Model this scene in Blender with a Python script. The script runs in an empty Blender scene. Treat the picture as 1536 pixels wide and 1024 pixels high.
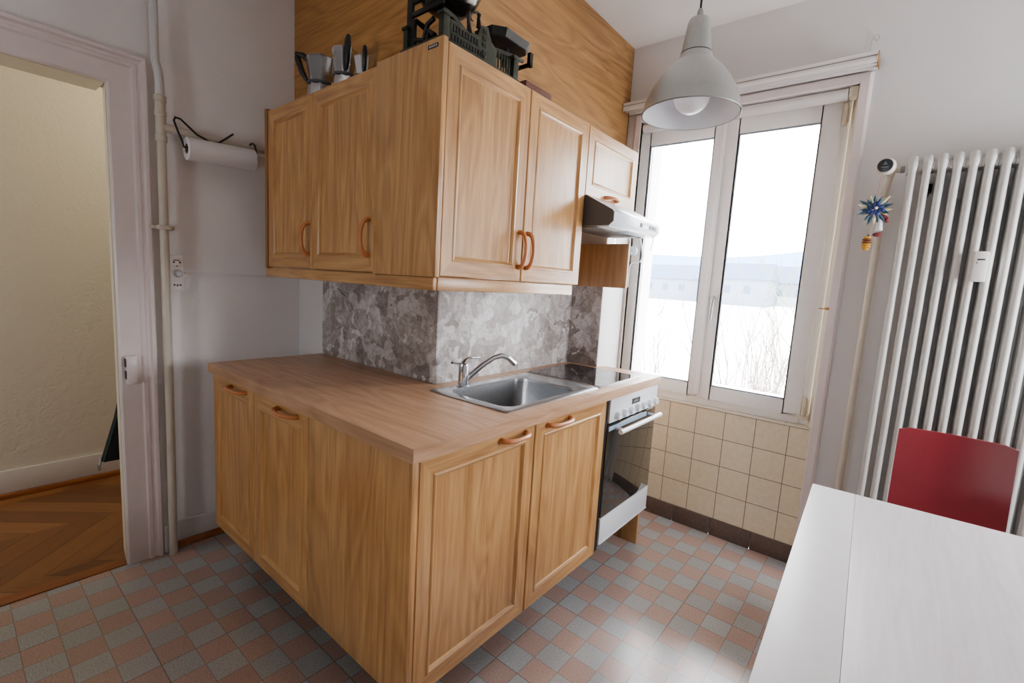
import bpy, bmesh, math, random
from mathutils import Vector, Matrix
random.seed(7)
S = bpy.context.scene
COL = S.collection
PI = math.pi

# ---------------------------------------------------------------- materials
def lin(c):
    return tuple(((v/255)/12.92 if v/255 <= .04045 else ((v/255+.055)/1.055)**2.4) for v in c) + (1,)

class NT:
    def __init__(self, name):
        self.m = bpy.data.materials.new(name); self.m.use_nodes = True
        self.n = self.m.node_tree.nodes; self.l = self.m.node_tree.links
        self.b = self.n['Principled BSDF']
    def node(self, t, **kw):
        x = self.n.new(t)
        for k, v in kw.items(): setattr(x, k, v)
        return x
    def link(self, a, b): self.l.new(a, b)
    def pos(self, sx=1, sy=1, sz=1, off=(0, 0, 0)):
        g = self.node('ShaderNodeNewGeometry'); mp = self.node('ShaderNodeMapping')
        mp.inputs['Scale'].default_value = (sx, sy, sz); mp.inputs['Location'].default_value = off
        self.link(g.outputs['Position'], mp.inputs['Vector']); return mp.outputs['Vector']
    def noise(self, vec, scale=5, detail=3, rough=.5, dist=0):
        x = self.node('ShaderNodeTexNoise')
        for k, v in (('Scale', scale), ('Detail', detail), ('Roughness', rough), ('Distortion', dist)): x.inputs[k].default_value = v
        self.link(vec, x.inputs['Vector']); return x.outputs['Fac']
    def ramp(self, fac, stops):
        x = self.node('ShaderNodeValToRGB'); e = x.color_ramp.elements
        while len(e) < len(stops): e.new(.5)
        for i, (p, c) in enumerate(stops): e[i].position = p; e[i].color = c
        self.link(fac, x.inputs['Fac']); return x.outputs['Color']
    def math(self, op, a, b=None, c=None):
        x = self.node('ShaderNodeMath', operation=op)
        for i, v in enumerate((a, b, c)):
            if v is None: continue
            if isinstance(v, (int, float)): x.inputs[i].default_value = v
            else: self.link(v, x.inputs[i])
        return x.outputs[0]
    def mix(self, fac, a, b, blend='MIX'):
        x = self.node('ShaderNodeMix', data_type='RGBA', blend_type=blend)
        for i, v in ((0, fac), (6, a), (7, b)):
            if isinstance(v, (int, float)): x.inputs[i].default_value = v
            elif isinstance(v, tuple): x.inputs[i].default_value = v
            else: self.link(v, x.inputs[i])
        return x.outputs[2]
    def bump(self, h, strength=.2, dist=.01):
        x = self.node('ShaderNodeBump'); x.inputs['Strength'].default_value = strength; x.inputs['Distance'].default_value = dist
        self.link(h, x.inputs['Height']); self.link(x.outputs['Normal'], self.b.inputs['Normal'])
    def set(self, **kw):
        for k, v in kw.items():
            self.b.inputs[k.replace('_', ' ')].default_value = v
        return self

def plain(name, c, rough=.5, metal=0, var=.06, scale=30, bump=0, coat=0):
    t = NT(name); t.set(Roughness=rough, Metallic=metal)
    if coat: t.b.inputs['Coat Weight'].default_value = coat
    L = lin(c); v = t.pos(); f = t.noise(v, scale, 3)
    a = tuple(x*(1-var) for x in L[:3])+(1,); b = tuple(min(1, x*(1+var)) for x in L[:3])+(1,)
    t.link(t.ramp(f, [(.3, a), (.7, b)]), t.b.inputs['Base Color'])
    if bump: t.bump(f, bump, .004)
    return t.m

def wood(name, dark, light, axis='z', rough=.35, along=1.6, across=48, wave=True, coat=.0, off=(0, 0, 0), contrast=1.0):
    t = NT(name); t.set(Roughness=rough)
    if coat: t.b.inputs['Coat Weight'].default_value = coat; t.b.inputs['Coat Roughness'].default_value = .3
    sc = [across]*3; sc['xyz'.index(axis)] = along
    f1 = t.noise(t.pos(*sc, off=off), 1.0, 4, .6, .3)
    sc2 = [7.0]*3; sc2['xyz'.index(axis)] = .9
    f2 = t.noise(t.pos(*sc2, off=off), 1.0, 2, .5, .6)
    rings = t.math('FRACT', t.math('MULTIPLY', f2, 9.0))
    rings = t.math('ABSOLUTE', t.math('SUBTRACT', rings, .5))
    sc3 = [220]*3; sc3['xyz'.index(axis)] = 9
    f3 = t.noise(t.pos(*sc3, off=off), 1.0, 2, .6)
    f = t.math('ADD', t.math('MULTIPLY', f1, .55), t.math('ADD', t.math('MULTIPLY', rings, .3 if wave else .05), t.math('MULTIPLY', f3, .3)))
    w = .165*contrast
    t.link(t.ramp(f, [(.5-w, lin(dark)), (.5+w, lin(light))]), t.b.inputs['Base Color'])
    t.bump(f3, .06, .002)
    return t.m

M = {}
OD, OL = (156, 106, 52), (204, 156, 96)
M['oak'] = wood('oak_veneer_upright', OD, OL, 'z', .33, coat=.35)
M['oak_x'] = wood('oak_veneer_along_x', OD, OL, 'x', .33, coat=.35)
M['oak_y'] = wood('oak_veneer_along_y', OD, OL, 'y', .33, coat=.35)
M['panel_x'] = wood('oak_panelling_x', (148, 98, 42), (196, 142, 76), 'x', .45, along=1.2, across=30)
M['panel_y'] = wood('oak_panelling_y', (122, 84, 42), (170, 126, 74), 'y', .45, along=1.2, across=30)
M['oak_dark'] = wood('oak_side_panel', (124, 82, 46), (160, 112, 68), 'z', .45)
M['oak_board'] = wood('oak_hood_board', (172, 130, 88), (206, 164, 120), 'z', .45)
M['handle_wood'] = plain('orange_brown_handle', (190, 118, 66), .35)
M['worktop'] = wood('worktop_laminate', (158, 116, 82), (196, 156, 122), 'x', .38, along=2.2, across=36)
M['worktop_y'] = wood('worktop_edge_laminate', (158, 116, 82), (196, 156, 122), 'y', .38, along=2.2, across=36)
M['brown'] = plain('reddish_brown_wood', (96, 58, 46), .5)
M['parquet_strip'] = wood('brown_floor_strip', (120, 66, 28), (160, 96, 46), 'y', .4)
def plaster(name, c, bump=.25, scale=160, var=.04):
    t = NT(name); t.set(Roughness=.9); L = lin(c)
    a = tuple(x*(1-var) for x in L[:3])+(1,)
    n1 = t.noise(t.pos(), 3, 4, .6); n2 = t.noise(t.pos(), scale, 3, .6)
    t.link(t.ramp(n1, [(.3, a), (.7, L)]), t.b.inputs['Base Color']); t.bump(n2, bump, .004); return t.m
M['wall'] = plaster('white_plaster', (224, 223, 224))
M['wall_l'] = plaster('grey_white_plaster', (234, 231, 230))
M['wall_w'] = plaster('white_plaster_window', (222, 220, 220))
M['wall_dim'] = plaster('brown_grey_low_bounce', (92, 84, 78))  # dark tone chosen so the unseen back wall bounces little light
M['ceiling'] = plaster('ceiling_plaster', (236, 233, 230))
def woodchip():
    t = NT('woodchip_wallpaper'); t.set(Roughness=.9)
    v = t.node('ShaderNodeTexVoronoi'); v.inputs['Scale'].default_value = 70
    ds = t.noise(t.pos(), 25, 3, .6, 1.2)
    t.link(t.pos(), v.inputs['Vector'])
    t.set(Base_Color=lin((206, 199, 184)))
    t.bump(t.math('ADD', ds, t.math('MULTIPLY', v.outputs['Distance'], .3)), .35, .012); return t.m
M['woodchip'] = woodchip()
M['casing'] = plain('lilac_white_gloss_paint', (224, 212, 210), .35, var=.03, scale=12)
M['casing_cream'] = plain('cream_gloss_paint', (222, 212, 188), .4, var=.04, scale=12)
M['base_white'] = plain('skirting_paint', (205, 200, 197), .4, var=.03, scale=8)
M['pipe'] = plain('ivory_pipe_paint', (203, 194, 178), .35, var=.05, scale=14)
M['pipe_white'] = plain('white_pipe_paint', (208, 208, 208), .45, var=.03)
M['white_paint'] = plain('white_gloss_paint', (224, 220, 218), .35, var=.02)
M['win_white'] = plain('white_window_plastic', (246, 244, 243), .3, var=.015)
M['win_cream'] = plain('cream_hinge_plastic', (214, 202, 176), .35, var=.02)
M['white_enamel'] = plain('white_enamel', (224, 228, 234), .2, var=.01)
M['hood_grey'] = plain('dark_grey_enamel', (66, 66, 70), .5, var=.05, scale=200)
M['hood_light'] = plain('pale_blue_grey_enamel', (206, 218, 230), .25, var=.01)
M['black'] = plain('black_plastic', (18, 18, 20), .4)
M['kick'] = plain('dark_plinth', (34, 30, 30), .5)
M['black_wire'] = plain('black_coated_wire', (22, 24, 28), .3)
M['black_cloth'] = plain('black_cloth', (16, 17, 17), .9, var=.2, scale=300, bump=.3)
M['green_cloth_edge'] = plain('green_piping', (28, 62, 48), .8)
M['steel'] = plain('brushed_steel', (190, 192, 196), .26, 1, .05, 90)
M['steel_basin'] = plain('satin_steel_basin', (165, 166, 168), .3, 1, .06, 60)
M['chrome'] = plain('chrome', (210, 214, 220), .1, 1, .02)
M['alu'] = plain('cast_aluminium', (206, 208, 212), .22, 1, .06, 60)
M['lamp_alu'] = plain('brushed_aluminium_lamp', (176, 178, 176), .42, .85, .03, 120)
M['lamp_in'] = plain('white_lamp_lining', (232, 234, 240), .5, 0, .01)
M['cast_green'] = plain('dark_green_cast_iron', (40, 46, 32), .45, .3, .3, 60, .3)
M['cast_dark'] = plain('dark_iron', (24, 22, 18), .45, .4, .25, 60)
M['bowl_dark'] = plain('dark_polished_bowl', (44, 38, 34), .22, .7, .15)
M['paper'] = plain('white_kitchen_paper', (224, 222, 224), .95, var=.03, scale=250, bump=.3)
M['cardboard'] = plain('cardboard', (150, 120, 90), .9)
M['plug'] = plain('translucent_grey_plug', (198, 204, 210), .3)
M['socket'] = plain('white_socket_plastic', (240, 238, 235), .35, var=.02)
M['socket_mark'] = plain('grey_plastic', (110, 110, 114), .5)
M['radiator'] = plain('radiator_paint', (204, 203, 200), .35, var=.02, scale=10)
M['red'] = plain('red_lacquered_plywood', (128, 28, 40), .35, var=.06, scale=10)
M['blue'] = plain('blue_felt', (34, 52, 110), .8, var=.3, scale=80)
M['teal'] = plain('teal_felt', (52, 88, 110), .8, var=.2)
M['cream_felt'] = plain('cream_felt', (214, 208, 170), .8)
M['maroon'] = plain('dark_red_felt', (120, 44, 52), .8)
M['gold'] = plain('golden_yellow_wood', (214, 160, 40), .4)
M['amber'] = plain('brown_wood_bead', (120, 66, 34), .5)
M['thread'] = plain('pink_thread', (190, 130, 130), .8)
M['strip_blue'] = plain('pale_blue_strip', (140, 168, 196), .3)
M['gasket'] = plain('blue_grey_gasket', (128, 138, 150), .5)
M['label_white'] = plain('white_sticker', (224, 232, 234), .4, var=.01)
M['label_blue'] = plain('pale_blue_sticker', (160, 190, 205), .4, var=.02)
M['mark_grey'] = plain('dark_grey_mark', (72, 74, 80), .5)
M['mark_light'] = plain('light_grey_mark', (170, 172, 178), .5)
M['dark_disc'] = plain('dark_blue_grey_cap', (36, 42, 52), .35)
M['cork'] = plain('brass', (190, 150, 84), .35, .8)
M['metal_grey'] = plain('zip_metal', (150, 150, 150), .35, .9)

def table_mat():
    t = NT('whitewashed_wood'); t.set(Roughness=.42)
    f = t.noise(t.pos(26, 2.2, 26), 1, 4, .6, 1.2); g = t.noise(t.pos(160, 6, 160), 1, 2)
    t.link(t.ramp(t.math('ADD', t.math('MULTIPLY', f, .7), t.math('MULTIPLY', g, .3)), [(.3, lin((212, 205, 210))), (.7, lin((232, 228, 233)))]), t.b.inputs['Base Color'])
    t.bump(g, .05, .002); return t.m
M['table'] = table_mat()
M['table_edge'] = plain('whitewashed_edge_board', (224, 222, 224), .42, var=.02, scale=20)

def floor_mat():
    t = NT('checked_floor_tiles'); t.set(Roughness=.38)
    P = .0975; g = t.node('ShaderNodeNewGeometry'); s = t.node('ShaderNodeSeparateXYZ'); t.link(g.outputs['Position'], s.inputs[0])
    u = t.math('DIVIDE', t.math('ADD', s.outputs[0], -1.3643+P*40), P); v = t.math('DIVIDE', t.math('ADD', s.outputs[1], -.5869+P*60), P)
    fu, fv = t.math('FLOOR', u), t.math('FLOOR', v)
    chk = t.math('MODULO', t.math('ADD', fu, fv), 2)
    sp = t.noise(t.pos(), 190, 3, .7); bl = t.noise(t.pos(), 6, 3, .6)
    grey = t.ramp(sp, [(.35, lin((158, 160, 161))), (.65, lin((194, 196, 198)))])
    pink = t.ramp(sp, [(.32, lin((172, 138, 127))), (.66, lin((206, 178, 166)))])
    c = t.mix(chk, grey, pink)
    # per tile tone
    wn = t.node('ShaderNodeTexWhiteNoise', noise_dimensions='2D'); cb = t.node('ShaderNodeCombineXYZ')
    t.link(fu, cb.inputs[0]); t.link(fv, cb.inputs[1]); t.link(cb.outputs[0], wn.inputs['Vector'])
    c = t.mix(t.math('MULTIPLY', wn.outputs['Value'], .16), c, (.12, .1, .1, 1))
    c = t.mix(t.math('MULTIPLY', bl, .12), c, (.2, .18, .17, 1))
    def edge(w, per, o):
        f = t.math('FRACT', t.math('DIVIDE', t.math('ADD', w, o), per)); return t.math('MINIMUM', f, t.math('SUBTRACT', 1, f))
    e1 = t.math('MINIMUM', edge(u, 1, 0), edge(v, 1, 0)); e2 = t.math('MINIMUM', edge(u, 4, 1), edge(v, 4, 1))
    j1 = t.math('LESS_THAN', e1, .014); j2 = t.math('LESS_THAN', e2, .006)
    c = t.mix(t.math('MULTIPLY', j1, .45), c, (.10, .08, .075, 1)); c = t.mix(t.math('MULTIPLY', j2, .25), c, (.07, .055, .05, 1))
    t.link(c, t.b.inputs['Base Color'])
    t.link(t.math('MULTIPLY_ADD', sp, .14, .14), t.b.inputs['Roughness']); t.b.inputs['IOR'].default_value = 2.0
    t.bump(t.math('SUBTRACT', sp, t.math('MULTIPLY', j1, .6)), .15, .002); return t.m
M['floor'] = floor_mat()

def parquet_mat():
    t = NT('herringbone_parquet'); t.set(Roughness=.35)
    # herringbone: strips at +-45 degrees, alternating bands
    g = t.node('ShaderNodeNewGeometry'); s = t.node('ShaderNodeSeparateXYZ'); t.link(g.outputs['Position'], s.inputs[0])
    x, y = s.outputs[0], s.outputs[1]
    band = t.math('FLOOR', t.math('DIVIDE', t.math('ADD', x, 4.97), .46))
    alt = t.math('MODULO', band, 2)
    sgn = t.math('MULTIPLY_ADD', alt, 2, -1)
    q = t.math('ADD', t.math('MULTIPLY', x, sgn), t.math('MULTIPLY', y, 1.0))
    w = t.math('DIVIDE', t.math('ADD', q, 10), .15)
    idx = t.math('FLOOR', w)
    cb = t.node('ShaderNodeCombineXYZ'); t.link(idx, cb.inputs[0]); t.link(band, cb.inputs[1])
    wn = t.node('ShaderNodeTexWhiteNoise', noise_dimensions='2D'); t.link(cb.outputs[0], wn.inputs['Vector'])
    al = t.math('SUBTRACT', t.math('MULTIPLY', x, 1), t.math('MULTIPLY', y, sgn))
    c3 = t.node('ShaderNodeCombineXYZ'); t.link(t.math('MULTIPLY', q, 60), c3.inputs[0]); t.link(t.math('MULTIPLY', al, 2), c3.inputs[1])
    f = t.noise(c3.outputs[0], 1, 3, .6)
    tone = t.math('ADD', t.math('MULTIPLY', f, .5), t.math('MULTIPLY', wn.outputs['Value'], .5))
    c = t.ramp(tone, [(.2, lin((98, 60, 30))), (.55, lin((128, 82, 42))), (.85, lin((156, 108, 60)))])
    fr = t.math('FRACT', w); e = t.math('MINIMUM', fr, t.math('SUBTRACT', 1, fr))
    c = t.mix(t.math('MULTIPLY', t.math('LESS_THAN', e, .018), .75), c, (.03, .015, .008, 1))
    t.link(c, t.b.inputs['Base Color']); return t.m
M['parquet'] = parquet_mat()

def tile_mat():
    t = NT('cream_wall_tiles'); t.set(Roughness=.3)
    g = t.node('ShaderNodeNewGeometry'); s = t.node('ShaderNodeSeparateXYZ'); t.link(g.outputs['Position'], s.inputs[0])
    def e(o, ax):
        f = t.math('FRACT', t.math('DIVIDE', t.math('ADD', s.outputs[ax], o), .15)); return t.math('MINIMUM', f, t.math('SUBTRACT', 1, f))
    d = t.math('MINIMUM', e(-1.2662+1.5, 0), e(-.6941+1.5, 2)); j = t.math('LESS_THAN', d, .011)
    n = t.noise(t.pos(), 40, 3, .6)
    c = t.ramp(n, [(.3, lin((224, 210, 178))), (.7, lin((236, 223, 194)))])
    c = t.mix(j, c, lin((104, 90, 74))); t.link(c, t.b.inputs['Base Color'])
    t.bump(t.math('SUBTRACT', t.math('MULTIPLY', n, .15), j), .35, .003); return t.m
M['tiles'] = tile_mat()
M['tile_cap'] = plain('cream_cap_tile', (226, 216, 194), .3, var=.03)
M['tile_base'] = plain('dark_brown_base_tile', (98, 80, 72), .5, var=.15, scale=60)

def marble_mat():
    t = NT('grey_marbled_wallcovering'); t.set(Roughness=.38)
    v = t.node('ShaderNodeTexVoronoi'); v.inputs['Scale'].default_value = 14; v.inputs['Randomness'].default_value = 1
    wp = t.node('ShaderNodeTexNoise'); wp.inputs['Scale'].default_value = 7; wp.inputs['Detail'].default_value = 4
    P = t.pos(); t.link(P, wp.inputs['Vector'])
    mx = t.node('ShaderNodeVectorMath', operation='MULTIPLY_ADD'); t.link(wp.outputs['Color'], mx.inputs[0]); mx.inputs[1].default_value = (.35, .35, .35); t.link(P, mx.inputs[2])
    t.link(mx.outputs[0], v.inputs['Vector'])
    v2 = t.node('ShaderNodeTexVoronoi', feature='DISTANCE_TO_EDGE'); v2.inputs['Scale'].default_value = 19; t.link(mx.outputs[0], v2.inputs['Vector'])
    n = t.noise(P, 16, 5, .7, 1.5); cell = t.node('ShaderNodeSeparateColor'); t.link(v.outputs['Color'], cell.inputs[0])
    f = t.math('ADD', t.math('MULTIPLY', n, .65), t.math('MULTIPLY', cell.outputs[0], .35))
    c = t.ramp(f, [(.28, lin((114, 104, 100))), (.44, lin((154, 145, 141))), (.56, lin((184, 178, 176))), (.7, lin((216, 213, 214)))])
    c = t.mix(t.math('MULTIPLY', t.math('LESS_THAN', v2.outputs['Distance'], .022), .5), c, lin((110, 100, 96)))
    t.link(c, t.b.inputs['Base Color']); t.bump(n, .3, .004); return t.m
M['marble'] = marble_mat()

def glass_mat(name='window_glass_pane', tint=(1, 1, 1, 1), ior=1.45):
    t = NT(name); n = t.n; out = n['Material Output']; n.remove(t.b)
    a = t.node('ShaderNodeBsdfTransparent'); a.inputs[0].default_value = tint
    g = t.node('ShaderNodeBsdfGlossy'); g.inputs['Roughness'].default_value = .02
    f = t.node('ShaderNodeFresnel'); f.inputs[0].default_value = ior
    x = t.node('ShaderNodeMixShader'); t.link(f.outputs[0], x.inputs[0]); t.link(a.outputs[0], x.inputs[1]); t.link(g.outputs[0], x.inputs[2])
    t.link(x.outputs[0], out.inputs[0]); return t.m
M['glass'] = glass_mat()
M['hob_glass'] = plain('black_ceramic_glass', (12, 13, 16), .05, var=.02)
M['oven_glass'] = plain('black_oven_glass', (22, 24, 22), .03, var=.02)
M['oven_glass'].node_tree.nodes['Principled BSDF'].inputs['IOR'].default_value = 2.3
M['hob_ring'] = plain('grey_printed_ring', (44, 46, 50), .2)
M['bulb'] = plain('frosted_bulb', (240, 240, 244), .3, var=.01)
def filt():
    t = NT('perforated_metal_filter'); t.set(Roughness=.6)
    g = t.node('ShaderNodeNewGeometry'); s = t.node('ShaderNodeSeparateXYZ'); t.link(g.outputs['Position'], s.inputs[0])
    a = t.math('SINE', t.math('MULTIPLY', s.outputs[0], 520)); b = t.math('SINE', t.math('MULTIPLY', s.outputs[1], 420))
    f = t.math('MULTIPLY', a, b)
    t.link(t.ramp(f, [(.1, lin((84, 74, 66))), (.45, lin((26, 22, 20)))]), t.b.inputs['Base Color']); return t.m
M['filter'] = filt()
M['ground'] = plain('pale_winter_ground', (226, 224, 222), .95, var=.1, scale=.2)
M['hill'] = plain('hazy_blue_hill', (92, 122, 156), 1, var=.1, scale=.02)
M['twig'] = plain('bare_twigs', (104, 92, 86), .9, var=.1)
M['leaf'] = plain('green_shrub_twigs', (92, 116, 80), .9, var=.1)
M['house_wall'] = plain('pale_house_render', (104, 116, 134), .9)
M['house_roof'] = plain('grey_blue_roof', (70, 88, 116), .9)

# ---------------------------------------------------------------- mesh builder
class MB:
    def __init__(s): s.v = []; s.f = []; s.mi = []; s.cur = 0
    def mat(s, i): s.cur = i; return s
    def add(s, vs, fs):
        b = len(s.v); s.v += [tuple(v) for v in vs]
        for f in fs: s.f.append([b+i for i in f]); s.mi.append(s.cur)
        return s
    def box(s, x0, x1, y0, y1, z0, z1):
        vs = [(x, y, z) for x in (x0, x1) for y in (y0, y1) for z in (z0, z1)]
        return s.add(vs, [(0, 1, 3, 2), (4, 6, 7, 5), (0, 4, 5, 1), (2, 3, 7, 6), (0, 2, 6, 4), (1, 5, 7, 3)])
    def obox(s, c, ax, ay, az):
        c, ax, ay, az = map(Vector, (c, ax, ay, az))
        vs = [c+ax*i+ay*j+az*k for i in (-1, 1) for j in (-1, 1) for k in (-1, 1)]
        return s.add(vs, [(0, 1, 3, 2), (4, 6, 7, 5), (0, 4, 5, 1), (2, 3, 7, 6), (0, 2, 6, 4), (1, 5, 7, 3)])
    def prism(s, poly, axis, a, b):
        """poly in the two remaining axes (in xyz order), extruded along axis"""
        n = len(poly)
        def P(p, h):
            q = list(p); q.insert('xyz'.index(axis), h); return tuple(q)
        vs = [P(p, a) for p in poly]+[P(p, b) for p in poly]
        return s.add(vs, [tuple(range(n))[::-1], tuple(range(n, 2*n))]+[(i, (i+1) % n, n+(i+1) % n, n+i) for i in range(n)])
    def loops(s, loops, cap0=True, cap1=True, closed=True):
        n = len(loops[0]); vs = [p for L in loops for p in L]; fs = []
        for k in range(len(loops)-1):
            for i in range(n if closed else n-1):
                j = (i+1) % n; fs.append((k*n+i, k*n+j, (k+1)*n+j, (k+1)*n+i))
        if cap0: fs.append(tuple(range(n))[::-1])
        if cap1: fs.append(tuple(range((len(loops)-1)*n, len(loops)*n)))
        return s.add(vs, fs)
    def lathe(s, prof, c, axis=(0, 0, 1), n=24, cap0=True, cap1=True):
        ax = Vector(axis).normalized(); t = Vector((1, 0, 0)) if abs(ax.x) < .9 else Vector((0, 1, 0))
        a = ax.cross(t).normalized(); b = ax.cross(a); c = Vector(c)
        return s.loops([[c+ax*h+(a*math.cos(2*PI*i/n)+b*math.sin(2*PI*i/n))*max(r, 1e-5) for i in range(n)] for r, h in prof], cap0, cap1)
    def tube(s, pts, r, n=10, flat=None, cap=True):
        pts = [Vector(p) for p in pts]; L = []
        rs = r if isinstance(r, (list, tuple)) else [r]*len(pts)
        a = None
        for i, p in enumerate(pts):
            d = (pts[min(i+1, len(pts)-1)]-pts[max(i-1, 0)]).normalized()
            if a is None:
                t = Vector((0, 0, 1)) if abs(d.z) < .9 else Vector((1, 0, 0)); a = d.cross(t).normalized()
            else:
                a = (a-d*a.dot(d)).normalized()
            b = d.cross(a)
            fa, fb = flat or (1, 1)
            L.append([p+(a*math.cos(2*PI*k/n)*fa+b*math.sin(2*PI*k/n)*fb)*rs[i] for k in range(n)])
        return s.loops(L, cap, cap)
    def sphere(s, c, r, sc=(1, 1, 1), n=14, m=8):
        c = Vector(c); L = []
        for k in range(m+1):
            th = PI*k/m; L.append([(c.x+sc[0]*r*math.sin(th)*math.cos(2*PI*i/n)+0*k, c.y+sc[1]*r*math.sin(th)*math.sin(2*PI*i/n), c.z+sc[2]*r*math.cos(th)) for i in range(n)])
        return s.loops(L, False, False)
    def plate(s, xs, ys, inside, z0, z1):
        I = {(i, j) for i in range(len(xs)-1) for j in range(len(ys)-1) if inside((xs[i]+xs[i+1])/2, (ys[j]+ys[j+1])/2)}
        for i, j in I:
            x0, x1, y0, y1 = xs[i], xs[i+1], ys[j], ys[j+1]
            s.add([(x0, y0, z1), (x1, y0, z1), (x1, y1, z1), (x0, y1, z1)], [(0, 1, 2, 3)])
            s.add([(x0, y0, z0), (x1, y0, z0), (x1, y1, z0), (x0, y1, z0)], [(3, 2, 1, 0)])
            for di, dj, a, b in ((-1, 0, (x0, y1), (x0, y0)), (1, 0, (x1, y0), (x1, y1)), (0, -1, (x0, y0), (x1, y0)), (0, 1, (x1, y1), (x0, y1))):
                if (i+di, j+dj) not in I:
                    s.mat(1 if di == 1 else 0).add([a+(z0,), b+(z0,), b+(z1,), a+(z1,)], [(0, 1, 2, 3)]).mat(0)
        return s
    def build(s, name, mats, parent=None, bevel=0, seg=2, smooth=None, xf=None, origin=None):
        if isinstance(mats, str): mats = [mats]
        vs = [Vector(v) for v in s.v]
        if xf is not None: vs = [xf @ v for v in vs]
        o0 = Vector((0, 0, 0))
        if parent is not None:
            r = parent
            while r.parent is not None: r = r.parent
            o0 = Vector(r.location) if xf is None or origin is None else Vector((0, 0, 0))
        else:
            lo = [min(v[i] for v in vs) for i in range(3)]; hi = [max(v[i] for v in vs) for i in range(3)]
            o0 = Vector(((lo[0]+hi[0])/2, (lo[1]+hi[1])/2, lo[2]))
        me = bpy.data.meshes.new(name); bm = bmesh.new()
        bv = [bm.verts.new(v-o0) for v in vs]
        for f, mi in zip(s.f, s.mi):
            try: fc = bm.faces.new([bv[i] for i in f]); fc.material_index = min(mi, len(mats)-1)
            except ValueError: pass
        bmesh.ops.remove_doubles(bm, verts=bm.verts, dist=1e-6)
        bmesh.ops.recalc_face_normals(bm, faces=bm.faces)
        if bevel:
            ed = [e for e in bm.edges if len(e.link_faces) == 2 and e.calc_face_angle(0) > .6]
            bmesh.ops.bevel(bm, geom=ed, offset=bevel, segments=seg, affect='EDGES', profile=.5, clamp_overlap=True)
        ang = math.radians(40 if smooth is None else smooth)
        for f in bm.faces: f.smooth = True
        for e in bm.edges: e.smooth = not (len(e.link_faces) != 2 or e.calc_face_angle(0) > ang)
        bm.to_mesh(me); bm.free()
        for m in mats: me.materials.append(M[m])
        o = bpy.data.objects.new(name, me); COL.objects.link(o)
        if parent is None: o.location = o0
        else: o.parent = parent
        return o

def tag(o, label, cat, group=None):
    o['label'] = label; o['category'] = cat
    if group: o['group'] = group
    return o
def thing(name, loc, label, cat, group=None):
    o = bpy.data.objects.new(name, None); COL.objects.link(o); o.location = loc; o.empty_display_size = .05
    return tag(o, label, cat, group)
def struct(o): o['kind'] = 'structure'; return o
def rrect(x0, x1, y0, y1, r, z, n=6):
    P = []
    for cx, cy, a0 in ((x1-r, y1-r, 0), (x0+r, y1-r, 90), (x0+r, y0+r, 180), (x1-r, y0+r, 270)):
        for k in range(n+1):
            a = math.radians(a0+90*k/n); P.append((cx+r*math.cos(a), cy+r*math.sin(a), z))
    return P

# ---------------------------------------------------------------- setting
CZ = 2.68           # ceiling height
WY = 1.93           # face of the window wall
def sbox(name, mat, *b, bevel=0): return struct(MB().box(*b).build(name, mat, bevel=bevel))
sbox('floor', 'floor', -.247, 3.4, -2.6, 1.95, -.1, 0)
sbox('floor_hallway', 'parquet', -1.5, -.249, -2.7, 1.3, -.1, 0)
sbox('trim_1', 'parquet_strip', -.30, -.24, -1.14, -.235, .0, .005)
sbox('ceiling', 'ceiling', -1.5, 3.5, -2.7, 2.3, CZ, CZ+.1)
m = MB().box(-.40, -.25, -2.7, -1.15, 0, CZ).box(-.40, -.25, -.209, 2.2, 0, CZ).box(-.40, -.25, -1.15, -.209, 2.0, CZ)
struct(m.build('wall_left', 'wall_l'))
sbox('wall_hallway', 'woodchip', -1.5, -1.38, -2.7, 1.3, 0, CZ)
sbox('wall_hallway_end', 'woodchip', -1.38, -.4, 1.2, 1.3, 0, CZ)
sbox('wall_hallway_start', 'woodchip', -1.38, -.4, -2.8, -2.7, 0, CZ)
# right-hand wall has an unseen opening, added to let in fill light
m = MB().box(3.4, 3.5, -2.7, 1.28, 0, CZ).box(3.4, 3.5, 1.83, 2.2, 0, CZ).box(3.4, 3.5, 1.28, 1.83, 0, 1.0).box(3.4, 3.5, 1.28, 1.83, 1.85, CZ)
struct(m.build('wall_right', 'wall'))
m = MB().box(-.25, .9, -2.7, -2.6, 0, CZ).box(1.3, 3.4, -2.7, -2.6, 0, CZ).box(.9, 1.3, -2.7, -2.6, 0, .9).box(.9, 1.3, -2.7, -2.6, 1.34, CZ)  # opening added in the unseen back wall to light the left cabinets
struct(m.build('wall_back', 'wall_dim'))
sbox('wall_light_blocker', 'wall_dim', -.249, 1.75, -1.30, -1.22, 0, .56)  # unseen low block added to keep back light off the left floor
# wall with the window, built round its opening
m = MB().box(-.25, .93, WY, 2.2, 0, CZ).box(1.965, 3.4, WY, 2.2, 0, CZ).box(.93, 1.965, WY, 2.2, 2.275, CZ).box(.93, 1.965, 1.99, 2.2, 0, .69)
struct(m.build('wall_window', 'wall_w'))
m = MB().box(.932, 1.963, 1.952, 1.988, .094, .694); struct(m.build('wall_tiles', 'tiles'))
m = MB()
for k in range(5): m.box(.935+k*.206, .935+k*.206+.204, 1.944, 1.99, 0, .094)
struct(m.build('baseboard_window', 'tile_base', bevel=.001))
m = MB()
for k in range(7):
    a = max(.933, .966+k*.15-.02); b = min(1.962, .966+(k+1)*.15-.022)
    m.box(a, b, 1.948, 2.0, .695, .702)
struct(m.build('trim_2', 'tile_cap', bevel=.002))
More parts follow.
